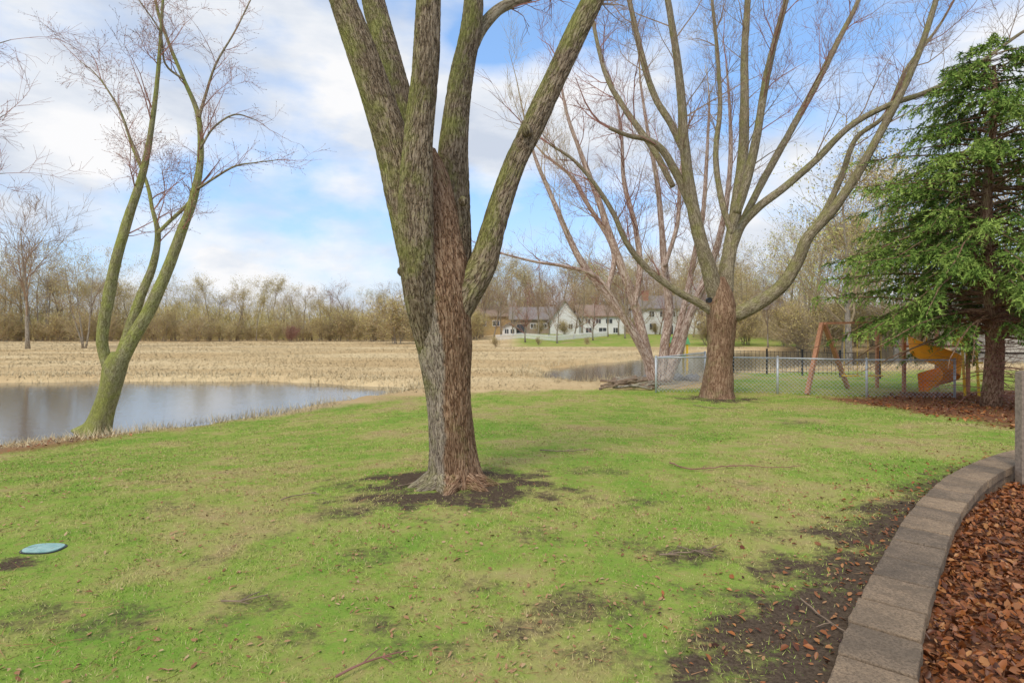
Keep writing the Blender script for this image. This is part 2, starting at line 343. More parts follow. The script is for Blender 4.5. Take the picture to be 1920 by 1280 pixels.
o=blades('lawn_grass',np.stack([x,y,z-.004],1),d,L,wd,M['grass']); tag(o,'short patchy green and straw coloured lawn grass','grass',kind='stuff')
x,y=scatter_lawn(22000,2.2,16,.9); k=(fbm(x+30,y,1.3)>.52)|(NR.random(len(x))<.15); x=x[k];y=y[k]
o=leaves('lawn_litter',np.stack([x,y,height(x,y)+.01],1),.025,.011,.35,M['lawnleaf'],lo=.4,hi=1.7); tag(o,'small brown leaf scraps scattered over the lawn','leaf litter',kind='stuff')
x,y=scatter_lawn(6500,2.2,12,.9); n=len(x); d=np.stack([NR.normal(size=n),NR.normal(size=n),NR.normal(size=n)*.08],1)
o=blades('twig_litter',np.stack([x,y,height(x,y)+.014],1),d,.03+.13*NR.random(n)**2,.004,M['lawnleaf'],cv=NR.random(n)*.6); tag(o,'tiny broken twigs strewn through the lawn','twig litter',kind='stuff')
n=14000; x=NR.uniform(.8,8,n); y=NR.uniform(2.2,10,n); sb=sdist(bedp,x,y); k=(sb<-.18)&(sb>-1.2)&(NR.random(n)<np.exp((sb+.2)*2.4)); x=x[k];y=y[k]
o=leaves('wall_litter',np.stack([x,y,height(x,y)+.012],1),.036,.018,.4,M['deadleaf'],lo=.4,hi=1.6); tag(o,'red brown leaves lying on the bare strip along the lawn side of the wall','leaf litter',kind='stuff')
n=160000; x=NR.uniform(1.4,13,n); y=NR.uniform(1.5,10,n); k=(sdist(bedp,x,y)>.165)&(NR.random(n)<np.clip(4/y,0,1)); x=x[k];y=y[k]
o=leaves('leaf_mulch',np.stack([x,y,height(x,y)+NR.uniform(-.005,.045,len(x))+.03*fbm(x,y,3)],1),.04,.021,.75,M['deadleaf'],lo=.35,hi=1.9); tag(o,'wet red brown fallen leaves filling the bed behind the curved wall','leaves',kind='stuff')
n=12000; x=NR.uniform(6,26,n); y=NR.uniform(8,19,n); k=(sdist(mul2,x,y)>-.2+.9*(NR.random(n)-.5)); x=x[k];y=y[k]
o=leaves('spruce_litter',np.stack([x,y,height(x,y)+.02],1),.08,.045,.4,M['deadleaf']); tag(o,'red brown mulch and leaves under the spruce','leaf litter',kind='stuff')
n=2600; x=NR.uniform(-20,-5,n); y=NR.uniform(7,14,n); k=(sdist(mul1,x,y)>-.25+.5*(NR.random(n)-.5)); x=x[k];y=y[k]
o=leaves('bank_litter',np.stack([x,y,height(x,y)+.015],1),.06,.035,.4,M['deadleaf']); tag(o,'brown leaves and mulch along the pond bank by the left tree','leaf litter',kind='stuff')
def scat(n,y0,y1,pw,cond):
    u=NR.random(n); y=(y0**pw+u*(y1**pw-y0**pw))**(1/pw); x=NR.uniform(-1.1,1.1,n)*y*.95; k=cond(x,y); return x[k],y[k]
x,y=scat(170000,19,88,.7,lambda x,y:(sdist(lawnp,x,y)<-.2)&(sdist(pond,x,y)<-.6)&(sdist(creek,x,y)<-.6)&~((y>61)&(x>0)&(x<40)))
n=len(x); d=np.stack([NR.normal(size=n)*1.2,NR.normal(size=n)*1.2,np.ones(n)],1); lo_=fbm(x*.35,y,.12)
o=blades('meadow_grass',np.stack([x,y,height(x,y)-.02],1),d,.05+.12*NR.random(n)*fbm(x,y,.3)*2,.012+y*.0007,M['straw'],cv=np.clip(.35+NR.random(n)*.2+(lo_-.45)*2.4,0,1)); tag(o,'flattened pale tan dry grass covering the meadow','dry grass',kind='stuff')
def shore(x,y):
    sp_=np.maximum(sdist(pond,x,y),sdist(creek,x,y)); return (sp_<.35)&(sp_>-1.3-.8*fbm(x,y,.7))&(fbm(x,y+9,1.1)>.36)&(sdist(bedp,x,y)<0)&(sdist(lawnp,x,y)<.35)&(height(x,y)>-1.05)
x,y=scat(250000,9,60,.3,shore); n=len(x); d=np.stack([NR.normal(size=n)*.45,NR.normal(size=n)*.45,np.ones(n)],1); nearp=sm(11,20,y)
o=blades('shore_reeds',np.stack([x,y,np.maximum(height(x,y),-.8)-.02],1),d,(.06+.34*NR.random(n))*(.3+1.3*fbm(x,y,1.3)**1.5)*(.85+.3*nearp),.009+y*.0004,M['reed']); tag(o,'pale dry reeds fringing the water edge','reeds',kind='stuff')

# ---------------- branch engine
def rperp(d,r):
    a=Vector((r.gauss(0,1),r.gauss(0,1),r.gauss(0,1))); a=a-d*a.dot(d)
    return a.normalized()
def grow(mb,p,d,L,r,depth,R_,up=.06,wob=.16,nch=4,ang=(.4,.9),ends=None,rmin=.004,n=3):
    ns=5 if depth>=1 else 3; pts=[p];rad=[r];ds=[d]
    for i in range(ns):
        d=(d+Vector((R_.gauss(0,wob),R_.gauss(0,wob),R_.gauss(0,wob)+up))).normalized(); p=p+d*(L/ns)
        pts.append(p);rad.append(max(r*(1-.82*(i+1)/ns),rmin*.6));ds.append(d)
    mb.tube(pts,rad,n,cap=False)
    if ends is not None: ends.append((pts[-1],d)); ends.append((pts[len(pts)//2],d))
    if depth>0:
        for k in range(nch):
            i=R_.randint(1,ns); f=R_.random(); q=pts[i-1].lerp(pts[i],f); a=R_.uniform(*ang)
            dd=(ds[i]*math.cos(a)+rperp(ds[i],R_)*math.sin(a)).normalized()
            grow(mb,q,dd,L*R_.uniform(.42,.72),max(rad[i]*.65,rmin),depth-1,R_,up,wob,nch,ang,ends,rmin,n)
def catmull(P,step):
    out=[]
    Q=[P[0]*2-P[1]]+P+[P[-1]*2-P[-2]]
    for i in range(1,len(Q)-2):
        a,b,c,d=Q[i-1:i+3]; k=max(2,int((c-b).length/step))
        for j in range(k):
            t=j/k; out.append(.5*((2*b)+(c-a)*t+(2*a-5*b+4*c-d)*t*t+(3*b-a-3*c+d)*t**3))
    out.append(P[-1]); return out
def pathpx(pp,D0,dD,step,wk):
    n=len(pp); P=[]
    for i,e in enumerate(pp):
        a,b,w=e[:3]
        D=D0+dD*(i/(n-1))**1.1+(e[3] if len(e)>3 else 0); v=W(a,b,D); P.append(Vector((v.x,v.y,v.z,w*wk/2/F*D)))
    S=catmull(P,step); return [Vector(s[:3]) for s in S],[max(s[3],.004) for s in S]
def limb(tree,pp,D0,dD,mat,tmat,seed,n=10,step=.1,disp=.0,fr=24,tw=None,name='limb',ends=None,flare=0,wk=WK,trm=.004,ang=(.4,.9)):
    pts,rad=pathpx(pp,D0,dD,step,wk); mb=MB(); mb.tube(pts,rad,n,disp,fr,flare,L0=seed*3.7)
    o=mb.build(name,mat,tree,smooth=True)
    if tw:
        R_=random.Random(seed); t=MB(); cnt,t0,L0,L1,depth,up,nch=tw
        for k in range(cnt):
            f=t0+(1-t0)*(k+R_.random())/cnt; i=min(int(f*(len(pts)-1)),len(pts)-2); d=(pts[i+1]-pts[i]).normalized(); a=R_.uniform(.4,1.0)
            dd=(d*math.cos(a)+rperp(d,R_)*math.sin(a)).normalized(); LL=R_.uniform(L0,L1)*(1.15-.5*f)
            grow(t,pts[i],dd,LL,min(rad[i]*.45,.014+LL*.004),depth,R_,up,.15,nch,ends=ends,rmin=trm,ang=ang)
        d=(pts[-1]-pts[-2]).normalized(); grow(t,pts[-1],d,L1*.9,rad[-1],depth,R_,up,.13,nch,ends=ends,rmin=trm,ang=ang)
        c=t.build('twigs',tmat); subp(c,o)
    return o

# ---------------- big maple
D1=_my; bx=_mx
t=thing('maple_tree','massive thick trunked maple with upright limbs standing in the middle of the lawn','tree',(bx,D1,hz(bx,D1)))
limb(t,[(850,930,126),(850,900,112),(848,860,100),(845,800,96),(841,740,98),(837,690,104),(832,620,120),(824,550,132),(812,480,136),(806,400,118),(800,330,90),(798,280,40)],D1,0,M['barkwet'],None,1,n=150,step=.016,disp=.008,fr=52,name='trunk',flare=.5)
BIG=dict(n=84,step=.022,disp=.007,fr=52)
tw=(7,.75,.8,1.6,2,.05,4)
limb(t,[(812,640,30,.15),(798,560,60,.04),(779,470,78),(762,380,80),(742,290,76),(710,190,70),(675,90,64),(642,0,56),(607,-110,48),(570,-260,38)],D1-.04,-.3,M['barkbig'],M['twigbrown'],2,tw=tw,**BIG)
limb(t,[(800,460,50),(785,360,56),(762,240,54),(733,120,48),(704,20,48),(680,-90,42),(650,-250,34)],D1+.28,1.2,M['barkbig'],M['twigbrown'],3,tw=tw,**BIG)
limb(t,[(815,720,30,.2),(802,640,50,.12),(790,560,72,.03),(782,470,76),(780,380,72),(785,260,62),(797,140,57),(802,30,55),(808,-90,46),(814,-250,38)],D1-.16,-.6,M['barkbig'],M['twigbrown'],4,tw=tw,**BIG)
limb(t,[(838,700,40),(844,600,80),(848,500,84),(848,400,74),(850,300,66),(856,210,56),(868,130,48),(882,60,44),(888,0,40),(886,-90,32),(880,-240,26)],D1+.06,.5,M['barkbig'],M['twigbrown'],5,tw=tw,**BIG)
limb(t,[(884,90,28),(905,50,26),(940,15,22),(990,-5,18),(1060,-40,12)],D1+.42,.6,M['barklimb'],M['twigred'],7,tw=(5,.4,.8,1.6,2,.05,4),n=20,step=.05,disp=.004)
limb(t,[(834,640,50,.06),(868,560,72),(904,500,62),(924,430,52),(942,370,48),(968,300,46),(1000,235,48),(1035,160,46),(1072,80,46),(1112,0,44),(1160,-100,34),(1220,-230,26)],D1-.05,.4,M['barkbig'],M['twigbrown'],8,tw=(5,.7,.8,1.5,2,.05,4),**BIG)
for (a,b,D,r) in [(868,378,D1-.03,.045),(754,508,D1-.1,.045),(988,246,D1-.0,.055),(800,190,D1-.4,.035)]:
    mb=MB(); c=W(a,b,D); pts=[c+Vector((0,-.02,-r*1.2)),c+Vector((0,-.03,-r*.5)),c+Vector((0,-.03,r*.4)),c+Vector((0,-.02,r*1.1))]; mb.tube(pts,[r*.4,r,r,r*.4],16,.01,30)
    mb.build('knot',M['barkbig'],t,smooth=True)
for k in range(6):
    a=-2.8+k*.5+rng.uniform(-.12,.12) ; mb=MB(); P=[]
    for i in range(6):
        rr=.18+i*.07; xx=bx+math.cos(a)*rr; yy=D1+math.sin(a)*rr; P.append(Vector((xx,yy,hz(xx,yy)+.06-.022*i)))
        a+=rng.uniform(-.1,.1)
    mb.tube(P,[.12,.105,.085,.065,.05,.03],20,.006,40); mb.build('root',M['barkwet'],t,smooth=True)

# ---------------- second maple
x2,y2=PG(1345,745); D2=y2
t=thing('maple_tree','wide spreading bare maple with red brown trunk beside the chain link fence','tree',(x2,y2,hz(x2,y2)))
limb(t,[(1345,758,84),(1345,738,68),(1347,710,60),(1350,660,56),(1352,610,58),(1352,575,60),(1350,545,48),(1350,520,26)],D2,0,M['barkred'],None,21,n=64,step=.05,disp=.012,fr=22,name='trunk',flare=.3)
T=(9,.3,1.6,3.6,3,.08,4)
lm=[([(1345,592,22),(1310,568,20),(1270,546,18),(1215,505,16),(1175,455,14),(1150,400,12),(1115,345,10),(1075,300,8),(1030,270,5)],-1.,(10,.25,1.2,2.6,2,.05,5)),
([(1347,575,42),(1328,500,38),(1308,430,32),(1293,350,27),(1283,270,25),(1278,190,21),(1268,100,18),(1252,0,15),(1235,-120,9)],-1.2,T),
([(1300,400,20),(1275,340,20),(1245,285,18),(1215,262,14),(1180,255,11),(1142,240,9)],-.6,(5,.3,1,2,2,.05,4)),
([(1289,300,18),(1262,240,18),(1225,175,16),(1200,90,14),(1180,0,12),(1160,-110,8)],.8,T),
([(1262,350,14),(1225,280,16),(1175,210,14),(1140,150,12),(1120,80,10),(1105,0,7)],1.6,T),
([(1356,570,44),(1366,480,34),(1380,390,28),(1392,300,25),(1396,200,22),(1396,100,18),(1402,0,15),(1408,-120,9)],.6,T),
([(1382,400,20),(1402,330,22),(1420,250,20),(1436,150,18),(1455,70,15),(1474,0,13),(1500,-120,8)],-1.6,T),
([(1362,530,18),(1382,440,22),(1415,395,21),(1470,352,19),(1530,300,17),(1590,240,15),(1660,200,14),(1740,172,12),(1820,130,10),(1915,62,7),(1990,20,4)],-.5,T),
([(1390,420,18),(1430,340,18),(1480,250,17),(1530,160,15),(1570,80,13),(1610,0,10),(1650,-110,6)],1.8,T),
([(1350,592,38),(1378,590,38),(1420,570,35),(1465,537,33),(1495,490,30),(1515,445,27),(1560,395,24),(1605,330,21),(1650,250,19),(1695,165,16),(1728,85,14),(1755,0,12),(1785,-110,7)],-1.4,T),
([(1515,450,18),(1548,395,16),(1578,330,14),(1605,260,12),(1660,215,10),(1700,130,9),(1760,50,6),(1800,-20,4)],1.,T),
([(1372,440,16),(1352,370,15),(1342,290,13),(1350,200,11),(1345,100,9),(1335,0,7)],2.2,T)]
for i,(pp,dD,tw) in enumerate(lm):
    limb(t,pp,D2+(0 if i not in(2,3,4,6,10) else dD*.3),dD,M['barklimb'],M['twigbrown'] if i%2 else M['twigred'],30+i,n=16,step=.12,disp=.005,fr=14,tw=tw,wk=.74)
mb=MB(); c=W(1327,563,D2-.45); mb.tube([c,c+Vector((.02,-.12,0))],[.075,.085],14); mb.build('cut_stub',M['black'],t)

# ---------------- left leaning maple
x3,y3=PG(188,808); D3=y3; ends=[]
t=thing('maple_tree','mossy multi stemmed young maple leaning over the pond bank on the left','tree',(x3,y3,hz(x3,y3)))
limb(t,[(176,816,66),(185,798,50),(196,765,42),(208,725,42),(216,690,44),(226,665,36)],D3,0,M['barkmoss'],None,51,n=40,step=.05,disp=.006,fr=26,name='trunk',flare=.3)
T3=(10,.32,.7,1.7,3,.06,4)
L3=[([(212,705,36),(196,665,26),(192,630,26),(203,560,26),(220,480,24),(243,400,21),(268,325,17),(284,240,12),(296,140,9),(303,40,7),(310,-60,4)],-.4,T3),
([(214,700,40),(240,650,34),(278,585,30),(312,510,26),(342,430,22),(366,360,19),(376,290,15),(371,215,12),(345,150,9),(320,90,8),(296,20,6),(280,-60,4)],.3,T3),
([(222,685,34),(240,630,26),(262,560,22),(286,500,18),(296,440,13),(285,390,9),(276,345,8),(250,280,6),(226,210,5),(190,150,3)],.9,T3),
([(293,440,9),(318,415,9),(350,385,9),(372,355,8)],.3,(3,.2,.5,1,1,.05,3)),
([(370,355,7),(400,335,6),(440,312,5),(480,305,3),(520,300,2)],-.5,(8,.15,.5,1.1,2,.03,3)),
([(373,220,8),(385,180,7),(405,120,5),(440,60,4),(470,0,3)],.6,(8,.2,.6,1.3,2,.05,3)),
([(270,320,6),(245,260,5),(215,190,4),(180,140,3),(150,115,2)],.4,(8,.2,.5,1.1,2,.03,3)),
([(345,150,6),(310,120,5),(300,60,4),(260,0,3)],-.6,(7,.2,.5,1.2,2,.05,3)),
([(375,280,6),(400,240,5),(440,215,4),(480,225,2)],.6,(7,.15,.5,1.,2,.02,3))]
for i,(pp,dD,tw) in enumerate(L3):
    limb(t,pp,D3,dD,M['barkmoss'] if i<4 else M['barklimb'],M['twigred'],60+i,n=18 if i<3 else 8,step=.09,disp=.004 if i<3 else 0,fr=20,tw=tw,ends=ends,wk=.74,trm=.003,ang=(.5,1.1))
c=np.array([tuple(e[0]) for e in ends]); d=np.array([tuple(e[1]) for e in ends])
o=blades('buds',c,d+NR.normal(size=c.shape)*.3,.03,.016,M['budred']); fixp(o,t)
xx,yy=-12.3,9.6
t=thing('maple_tree','thin reddish twigs of a bare tree reaching in at the left edge','tree',(xx,yy,hz(xx,yy)))
limb(t,[(-430,880,50),(-420,700,44),(-400,500,38),(-380,350,30)],9.6,0,M['barkmoss'],None,81,n=20,step=.1,name='trunk')
for i,pp in enumerate([[(-400,420,24),(-300,330,14),(-150,280,8),(-40,240,4),(10,215,2)],[(-380,360,24),(-250,200,14),(-120,120,8),(-30,90,4),(20,75,2)],[(-400,480,20),(-250,420,12),(-120,360,7),(-30,330,4),(10,325,2)]]):
    limb(t,pp,9.6,.2,M['barklimb'],M['twigred'],85+i,n=8,step=.12,tw=(9,.4,.6,1.1,2,.02,4),wk=.6,trm=.003)

# ---------------- birch clump
yb=21.5; xb=(1240-960)/F*yb
t=thing('birch_tree','clump of leaning birch stems with peeling pinkish bark behind the fence corner','tree',(xb,yb,hz(xb,yb)))
TB=(13,.2,1.2,2.8,3,.09,4)
B=[([(1228,716,26),(1212,670,22),(1180,610,20),(1135,550,18),(1090,490,16),(1060,430,13),(1035,370,11),(1005,300,8),(985,230,5)],-1.),
([(1224,714,28),(1210,650,24),(1190,570,21),(1165,500,19),(1140,430,16),(1120,370,14),(1090,290,11),(1065,220,8),(1050,150,5)],.5),
([(1240,716,24),(1246,650,22),(1254,580,20),(1246,500,17),(1240,420,14),(1232,340,11),(1215,250,8),(1200,150,5)],1.2),
([(1250,714,24),(1272,660,22),(1290,600,20),(1320,530,18),(1345,460,16),(1362,380,13),(1370,290,10),(1368,200,7),(1362,120,4)],.3),
([(1244,714,20),(1262,650,17),(1284,570,15),(1300,490,13),(1318,400,11),(1325,300,8),(1330,200,5)],1.8),
([(1190,575,12),(1200,500,14),(1190,420,12),(1170,340,10),(1165,250,7),(1150,160,4)],1.2),
([(1138,552,12),(1150,470,12),(1100,380,10),(1070,330,8),(1020,290,5)],1.4),
([(1246,500,10),(1270,420,10),(1275,340,8),(1285,250,5)],1.)]
for i,(pp,dD) in enumerate(B):
    limb(t,pp,yb,dD,M['birch'],M['twigred'] if i%2 else M['twigtan'],100+i,n=14,step=.12,disp=.008,fr=14,tw=TB,name='stem',wk=.76)
limb(t,[(1170,590,9),(1120,520,9),(1060,500,8),(1000,490,6),(940,475,4)],yb-.3,-1,M['birch'],M['twigred'],120,n=8,step=.15,tw=(9,.2,.7,1.6,2,.03,4),name='stem',wk=.8)

# ---------------- spruce
DS=15.5; xs=(1857-960)/F*DS; zs=hz(xs,DS)
t=thing('spruce_tree','large green spruce with bare lower branches at the right edge','tree',(xs,DS,zs))
mb=MB(); pts=[Vector((xs+.12*math.sin(i*.5),DS,zs-.1+i*.55)) for i in range(18)]; mb.tube(pts,[.22*(1-i/19)+.02 for i in range(18)],18,.008,16); mb.build('trunk',M['barkred'],t,smooth=True)
R_=random.Random(8); br=MB(); dead=MB(); cc=[];dd_=[];Ls=[];cvv=[]
HT=9.9
for k in range(440):
    u0=(k/440)**1.15
    f=min(.985,.2+.79*u0+R_.uniform(-.03,.03)); zz=zs+HT*f; az=R_.uniform(0,6.283)
    ln=(5.2*(1-f)**.55+.2)*R_.uniform(.45,1.05)
    if math.cos(az)<-.3: ln*=1.04
    p=Vector((xs,DS,zz)); d=Vector((math.cos(az),math.sin(az),R_.uniform(-.05,.6))); ns=9; P=[p]
    for i in range(ns):
        d=(d+Vector((R_.gauss(0,.08),R_.gauss(0,.08),-.08 if i<7 else .03))).normalized(); P.append(P[-1]+d*(ln/ns))
    br.tube(P,[.028*ln/3*(1-i/(ns+.5))+.005 for i in range(ns+1)],4,cap=False)
    bt=R_.uniform(-.2,.2)
    for s in range(int(7+ln*8)):
        g_=R_.uniform(.25,1)**.8; i=min(int(g_*ns),ns-1); q=P[i].lerp(P[i+1],g_*ns-i if g_<1 else 1); bd=(P[i+1]-P[i]).normalized()
        side=bd.cross(Vector((0,0,1))).normalized()*(1 if s%2 else -1)
        sd=(bd*R_.uniform(.3,1.)+side*R_.uniform(.2,.9)+Vector((0,0,R_.uniform(-.9,.4)))).normalized(); sl=R_.uniform(.2,.75)*(1.25-g_*.6)*min(1,ln/2)
        nb=int(8+sl*20)
        for j in range(nb):
            u=j/nb; sdd=(sd+Vector((0,0,-.5*u))).normalized(); c_=q+sdd*(sl*u)
            if c_.z<1.35+.25*math.sin(c_.x*5) and c_.x<xs-.3: continue
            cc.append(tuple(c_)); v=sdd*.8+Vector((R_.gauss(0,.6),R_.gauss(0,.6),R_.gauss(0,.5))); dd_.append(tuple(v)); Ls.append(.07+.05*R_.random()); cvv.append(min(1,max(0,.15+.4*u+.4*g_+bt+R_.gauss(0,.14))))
for k in range(60):
    zz=zs+R_.uniform(.25,2.6); az=R_.uniform(0,6.283); d=Vector((math.cos(az),math.sin(az),R_.uniform(-.2,.15)))
    grow(dead,Vector((xs,DS,zz)),d,R_.uniform(1.2,3.),.014,2,R_,-.02,.1,3,rmin=.0035)
br.build('branches',M['barkred'],t); dead.build('dead_branches',M['twigred'],t)
print('needles',len(cc))
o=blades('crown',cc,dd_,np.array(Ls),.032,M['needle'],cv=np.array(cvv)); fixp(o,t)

# ---------------- far trees
def proto(seed,h,spread,bm,tm,lm_,nleaf,stems=1,depth=3,leafL=.2,shrub=False,nch=5):
    r=random.Random(seed); root=bpy.data.objects.new('bare_tree',None); C.objects.link(root)
    tr=MB(); tg=MB(); ends=[]
    for s in range(stems):
        a=r.uniform(0,6.28); lean=(.5 if shrub else .12 if stems==1 else .3)*r.random()
        d=Vector((math.cos(a)*lean,math.sin(a)*lean,1)).normalized(); p=Vector((r.uniform(-.3,.3)*(stems>1),r.uniform(-.3,.3)*(stems>1),-.3)); ns=8; P=[p]; H_=h*(.9 if not shrub else r.uniform(.5,.9))
        for i in range(ns):
            d=(d+Vector((r.gauss(0,.07),r.gauss(0,.07),.04))).normalized(); P.append(P[-1]+d*(H_/ns))
        rb=h*.017/(stems**.5) if not shrub else .03
        tr.tube(P,[rb*(1-.88*i/ns)*(1.3 if i==0 else 1) for i in range(ns+1)],7 if not shrub else 4)
        for k in range((12 if stems==1 else 6)):
            f=r.uniform(.2,.98) if not shrub else r.uniform(.1,1); i=min(int(f*ns),ns-1); q=P[i].lerp(P[i+1],f*ns-i); dd=(P[i+1]-P[i]).normalized(); a=r.uniform(.4,1.)
            nd=(dd*math.cos(a)+rperp(dd,r)*math.sin(a)).normalized(); grow(tg,q,nd,h*spread*r.uniform(.24,.44)*(1.2-.6*f),rb*.45*(1.1-f),depth-1,r,.08,.14,nch,(.4,.9),ends,rmin=.011)
    tr.build('trunk',bm,root,smooth=True); tg.build('branches',tm,root)
    if nleaf:
        idx=NR.integers(0,len(ends),nleaf); c=np.array([tuple(e[0]) for e in ends])[idx]+NR.normal(size=(nleaf,3))*h*.024; d=NR.normal(size=(nleaf,3))
        o=blades('crown',c,d,leafL*NR.uniform(.5,1.2,nleaf),leafL*.42,lm_); fixp(o,root)
    return root
PR={'tall_tan':proto(1,10,1.1,M['barkgrey'],M['twigtan'],M['budtan'],2200,leafL=.15),
'tall_grey':proto(2,10,1.15,M['barkgrey'],M['twigbrown'],M['budtan'],500,leafL=.14),
'yellow':proto(3,10,1.2,M['barkgrey'],M['twigtan'],M['budyel'],3400,leafL=.16),
'multi':proto(4,10,1.2,M['barkgrey'],M['twigtan'],M['budyel'],2600,stems=3,leafL=.15),
'red':proto(5,10,1.2,M['barkgrey'],M['twigred'],M['budred'],1500,leafL=.14),
'green':proto(6,10,1.15,M['barkgrey'],M['twigtan'],M['budgreen'],1900,leafL=.16),
'bare':proto(7,10,1.35,M['barkgrey'],M['twigbrown'],None,0,depth=4,nch=4),
'shrubtan':proto(8,4,1.3,M['barkgrey'],M['twigtan'],M['budyel'],2400,stems=9,shrub=True,leafL=.13),
'shrubred':proto(9,4,1.3,M['barkgrey'],M['twigred'],M['budred'],1500,stems=9,shrub=True,leafL=.13),
'shrubgold':proto(10,4,1.3,M['barkgrey'],M['twigtan'],M['budyel'],4500,stems=10,shrub=True,leafL=.13)}
words={'tall_tan':'tall slender tan tree','tall_grey':'grey sparsely budded tree','yellow':'yellowish budding tree','multi':'several stemmed tan tree','red':'reddish twigged tree','green':'faintly green budding tree','bare':'leafless dark twigged tree','shrubtan':'tan leafless shrub','shrubred':'reddish brown shrub','shrubgold':'dense golden budding shrub'}
used=set()
def put(kind,px,D,h,label=None,name=None):
    root=PR[kind]; x=(px-960)/F*D; sc=h/(4 if 'shrub' in kind else 10)
    if kind in used:
        r=root.copy(); C.objects.link(r)
        for ch in root.children:
            c=ch.copy(); C.objects.link(c); c.parent=r; c.matrix_parent_inverse=Matrix.Identity(4)
    else: r=root; used.add(kind)
    r.name=name or ('shrub' if 'shrub' in kind else 'bare_tree')
    r.location=(x,D,hz(x,D)); r.rotation_euler=(0,0,rng.uniform(0,6.28)); w=rng.uniform(.85,1.2); r.scale=(sc*w,sc*w,sc)
    sec='at the far left beyond the pond' if px<280 else 'beyond the meadow left of the thick trunk' if px<800 else 'behind the white houses' if (px<1340 and D>105) else 'near the houses' if px<1340 else 'behind the fence on the right'
    tag(r,label or f'{words[kind]} {sec}','shrub' if 'shrub' in kind else 'tree')
    if label:
        if 'group' in r: del r['group']
    else: r['group']=('shrubs ' if 'shrub' in kind else 'trees ')+sec+' '+words[kind]
    return r
put('bare',52,56,13.8,'tall bare tree with rounded crown standing alone at the far left edge')
put('multi',158,58,9.8,'pale stemmed clump beside the lone bare tree at the far left')
put('shrubred',545,83,2.8,'dark reddish round shrub at the far edge of the meadow')
put('shrubgold',745,72,6.2,'large golden budding shrub left of the thick trunk at the meadow edge')
put('red',985,72,7.2,'small reddish bare tree in front of the brown house')
put('bare',1045,70,6.6,'small dark bare tree before the white gabled house')
put('red',1112,76,6.4,'small reddish bare tree before the brown roofed white house')
put('tall_grey',1075,80,7,'slim grey tree between the white gabled house and the brown roofed white house')
put('bare',1172,80,7.5,'bare tree in the gap between the two widest white houses')
put('red',1300,84,7.5,'reddish bare tree before the right end of the largest white house')
put('bare',905,90,9,'bare tree just right of the thick trunk before the tan house')
put('tall_tan',940,92,8.5,'slender tan tree between the tan house and the brown house')
put('bare',1440,60,6.,'bare leaning tree on the far creek bank before the cream house')
put('green',1590,44,16.5,'tall pale bare tree behind the swing set')
put('yellow',1700,48,17,'tall yellowish bare tree behind the spruce')
R_=random.Random(33)
for px,D,h in [(898,86,8),(925,84,7),(962,88,8),(1010,90,8.5),(1028,86,6),(1092,90,9),(1140,84,6.5),(1160,90,8),(1205,90,9),(1236,92,8),(1270,90,9),(1322,88,9),(1345,84,9)]:
    put(R_.choice(['red','tall_grey','tall_tan','bare']),px,D,h)
kL=['tall_tan','yellow','multi','tall_grey','yellow','green','tall_tan']
px=-110
while px<900:
    D=R_.uniform(86,96); top=R_.choice([R_.uniform(515,550),R_.uniform(550,590)]) if px>250 else R_.uniform(450,560)
    put(R_.choice(kL),px,D,(612-top)/F*D+1.6); px+=R_.uniform(16,28)
px=-130
while px<920:
    D=R_.uniform(100,118); top=R_.uniform(518,565); put(R_.choice(kL+['red']),px,D,(612-top)/F*D+2.); px+=R_.uniform(20,34)
for (d0,d1,t0,t1,st) in ((112,118,505,540,20),(124,140,482,512,19)):
    px=880
    while px<1420:
        D=R_.uniform(d0,d1); top=R_.uniform(t0,t1); put(R_.choice(['red','tall_tan','yellow','red','yellow','multi']),px,D,(612-top)/F*D+1.6); px+=R_.uniform(st*.8,st*1.3)
for px,D,top in [(1370,78,470),(1420,85,490),(1480,70,455),(1500,92,480),(1540,66,420),(1560,90,440),(1640,62,330),(1660,80,400),(1740,60,340),(1770,80,380),(1830,60,300),(1900,64,330),(1960,60,320),(1620,75,400),(1520,80,400),(1460,95,470),(1600,95,430),(1720,95,430),(1390,100,480),(1440,100,480),(1350,90,500),(1580,58,400),(1680,56,380),(1510,62,440)]:
    put(R_.choice(['green','yellow','tall_tan','multi','tall_grey']),px,D,(612-top)/F*D+2)
px=-120
while px<900:
    D=R_.uniform(83,88); put(R_.choice(['shrubtan','shrubtan','shrubgold']),px,D,R_.uniform(2.,5.)); px+=R_.uniform(14,26)
for px,D,h in [(930,62,1.2),(1010,66,1.),(1100,68,.9),(1330,66,4),(1370,62,4.5),(1400,66,5),(1470,62,5),(1510,58,5.5),(1550,60,5),(1600,62,5),(1660,58,5),(1720,62,5.5),(1800,60,5),(1880,62,5),(1960,60,5),(890,80,4),(860,84,4),(1060,92,2.5),(1190,92,3),(1010,96,2.5),(1230,94,2.)]:
    put(R_.choice(['shrubtan','shrubgold']) if h>3 else 'shrubtan',px,D,h)
def thicket(label,x0,x1,y0,y1,hh,n,mt):
    x=NR.uniform(x0,x1,n); y=NR.uniform(y0,y1,n); hmax=hh*(.15+1.5*fbm(x,y*.1,.25)**1.3); z=height(x,y)+NR.random(n)**1.3*hmax
    d=np.stack([NR.normal(size=n)*.5,NR.normal(size=n)*.5,np.abs(NR.normal(size=n))+.3],1)
    cv=np.clip(fbm(x,z*2+y*.3,.35)*1.5-.25+NR.random(n)*.5-.2,0,1)
    o=blades('undergrowth',np.stack([x,y,z],1),d,.5+.8*NR.random(n),.055,mt,cv=cv); tag(o,label,'undergrowth',kind='stuff')
thicket('dense tan brush filling the wood beyond the meadow',-115,-6,90,112,5.,95000,M['budyel'])
thicket('dense brush in the wood behind the houses',-12,60,122,142,12.,85000,M['budred'])
thicket('dense brush behind the creek on the right',34,85,66,90,6.,60000,M['budtan'])

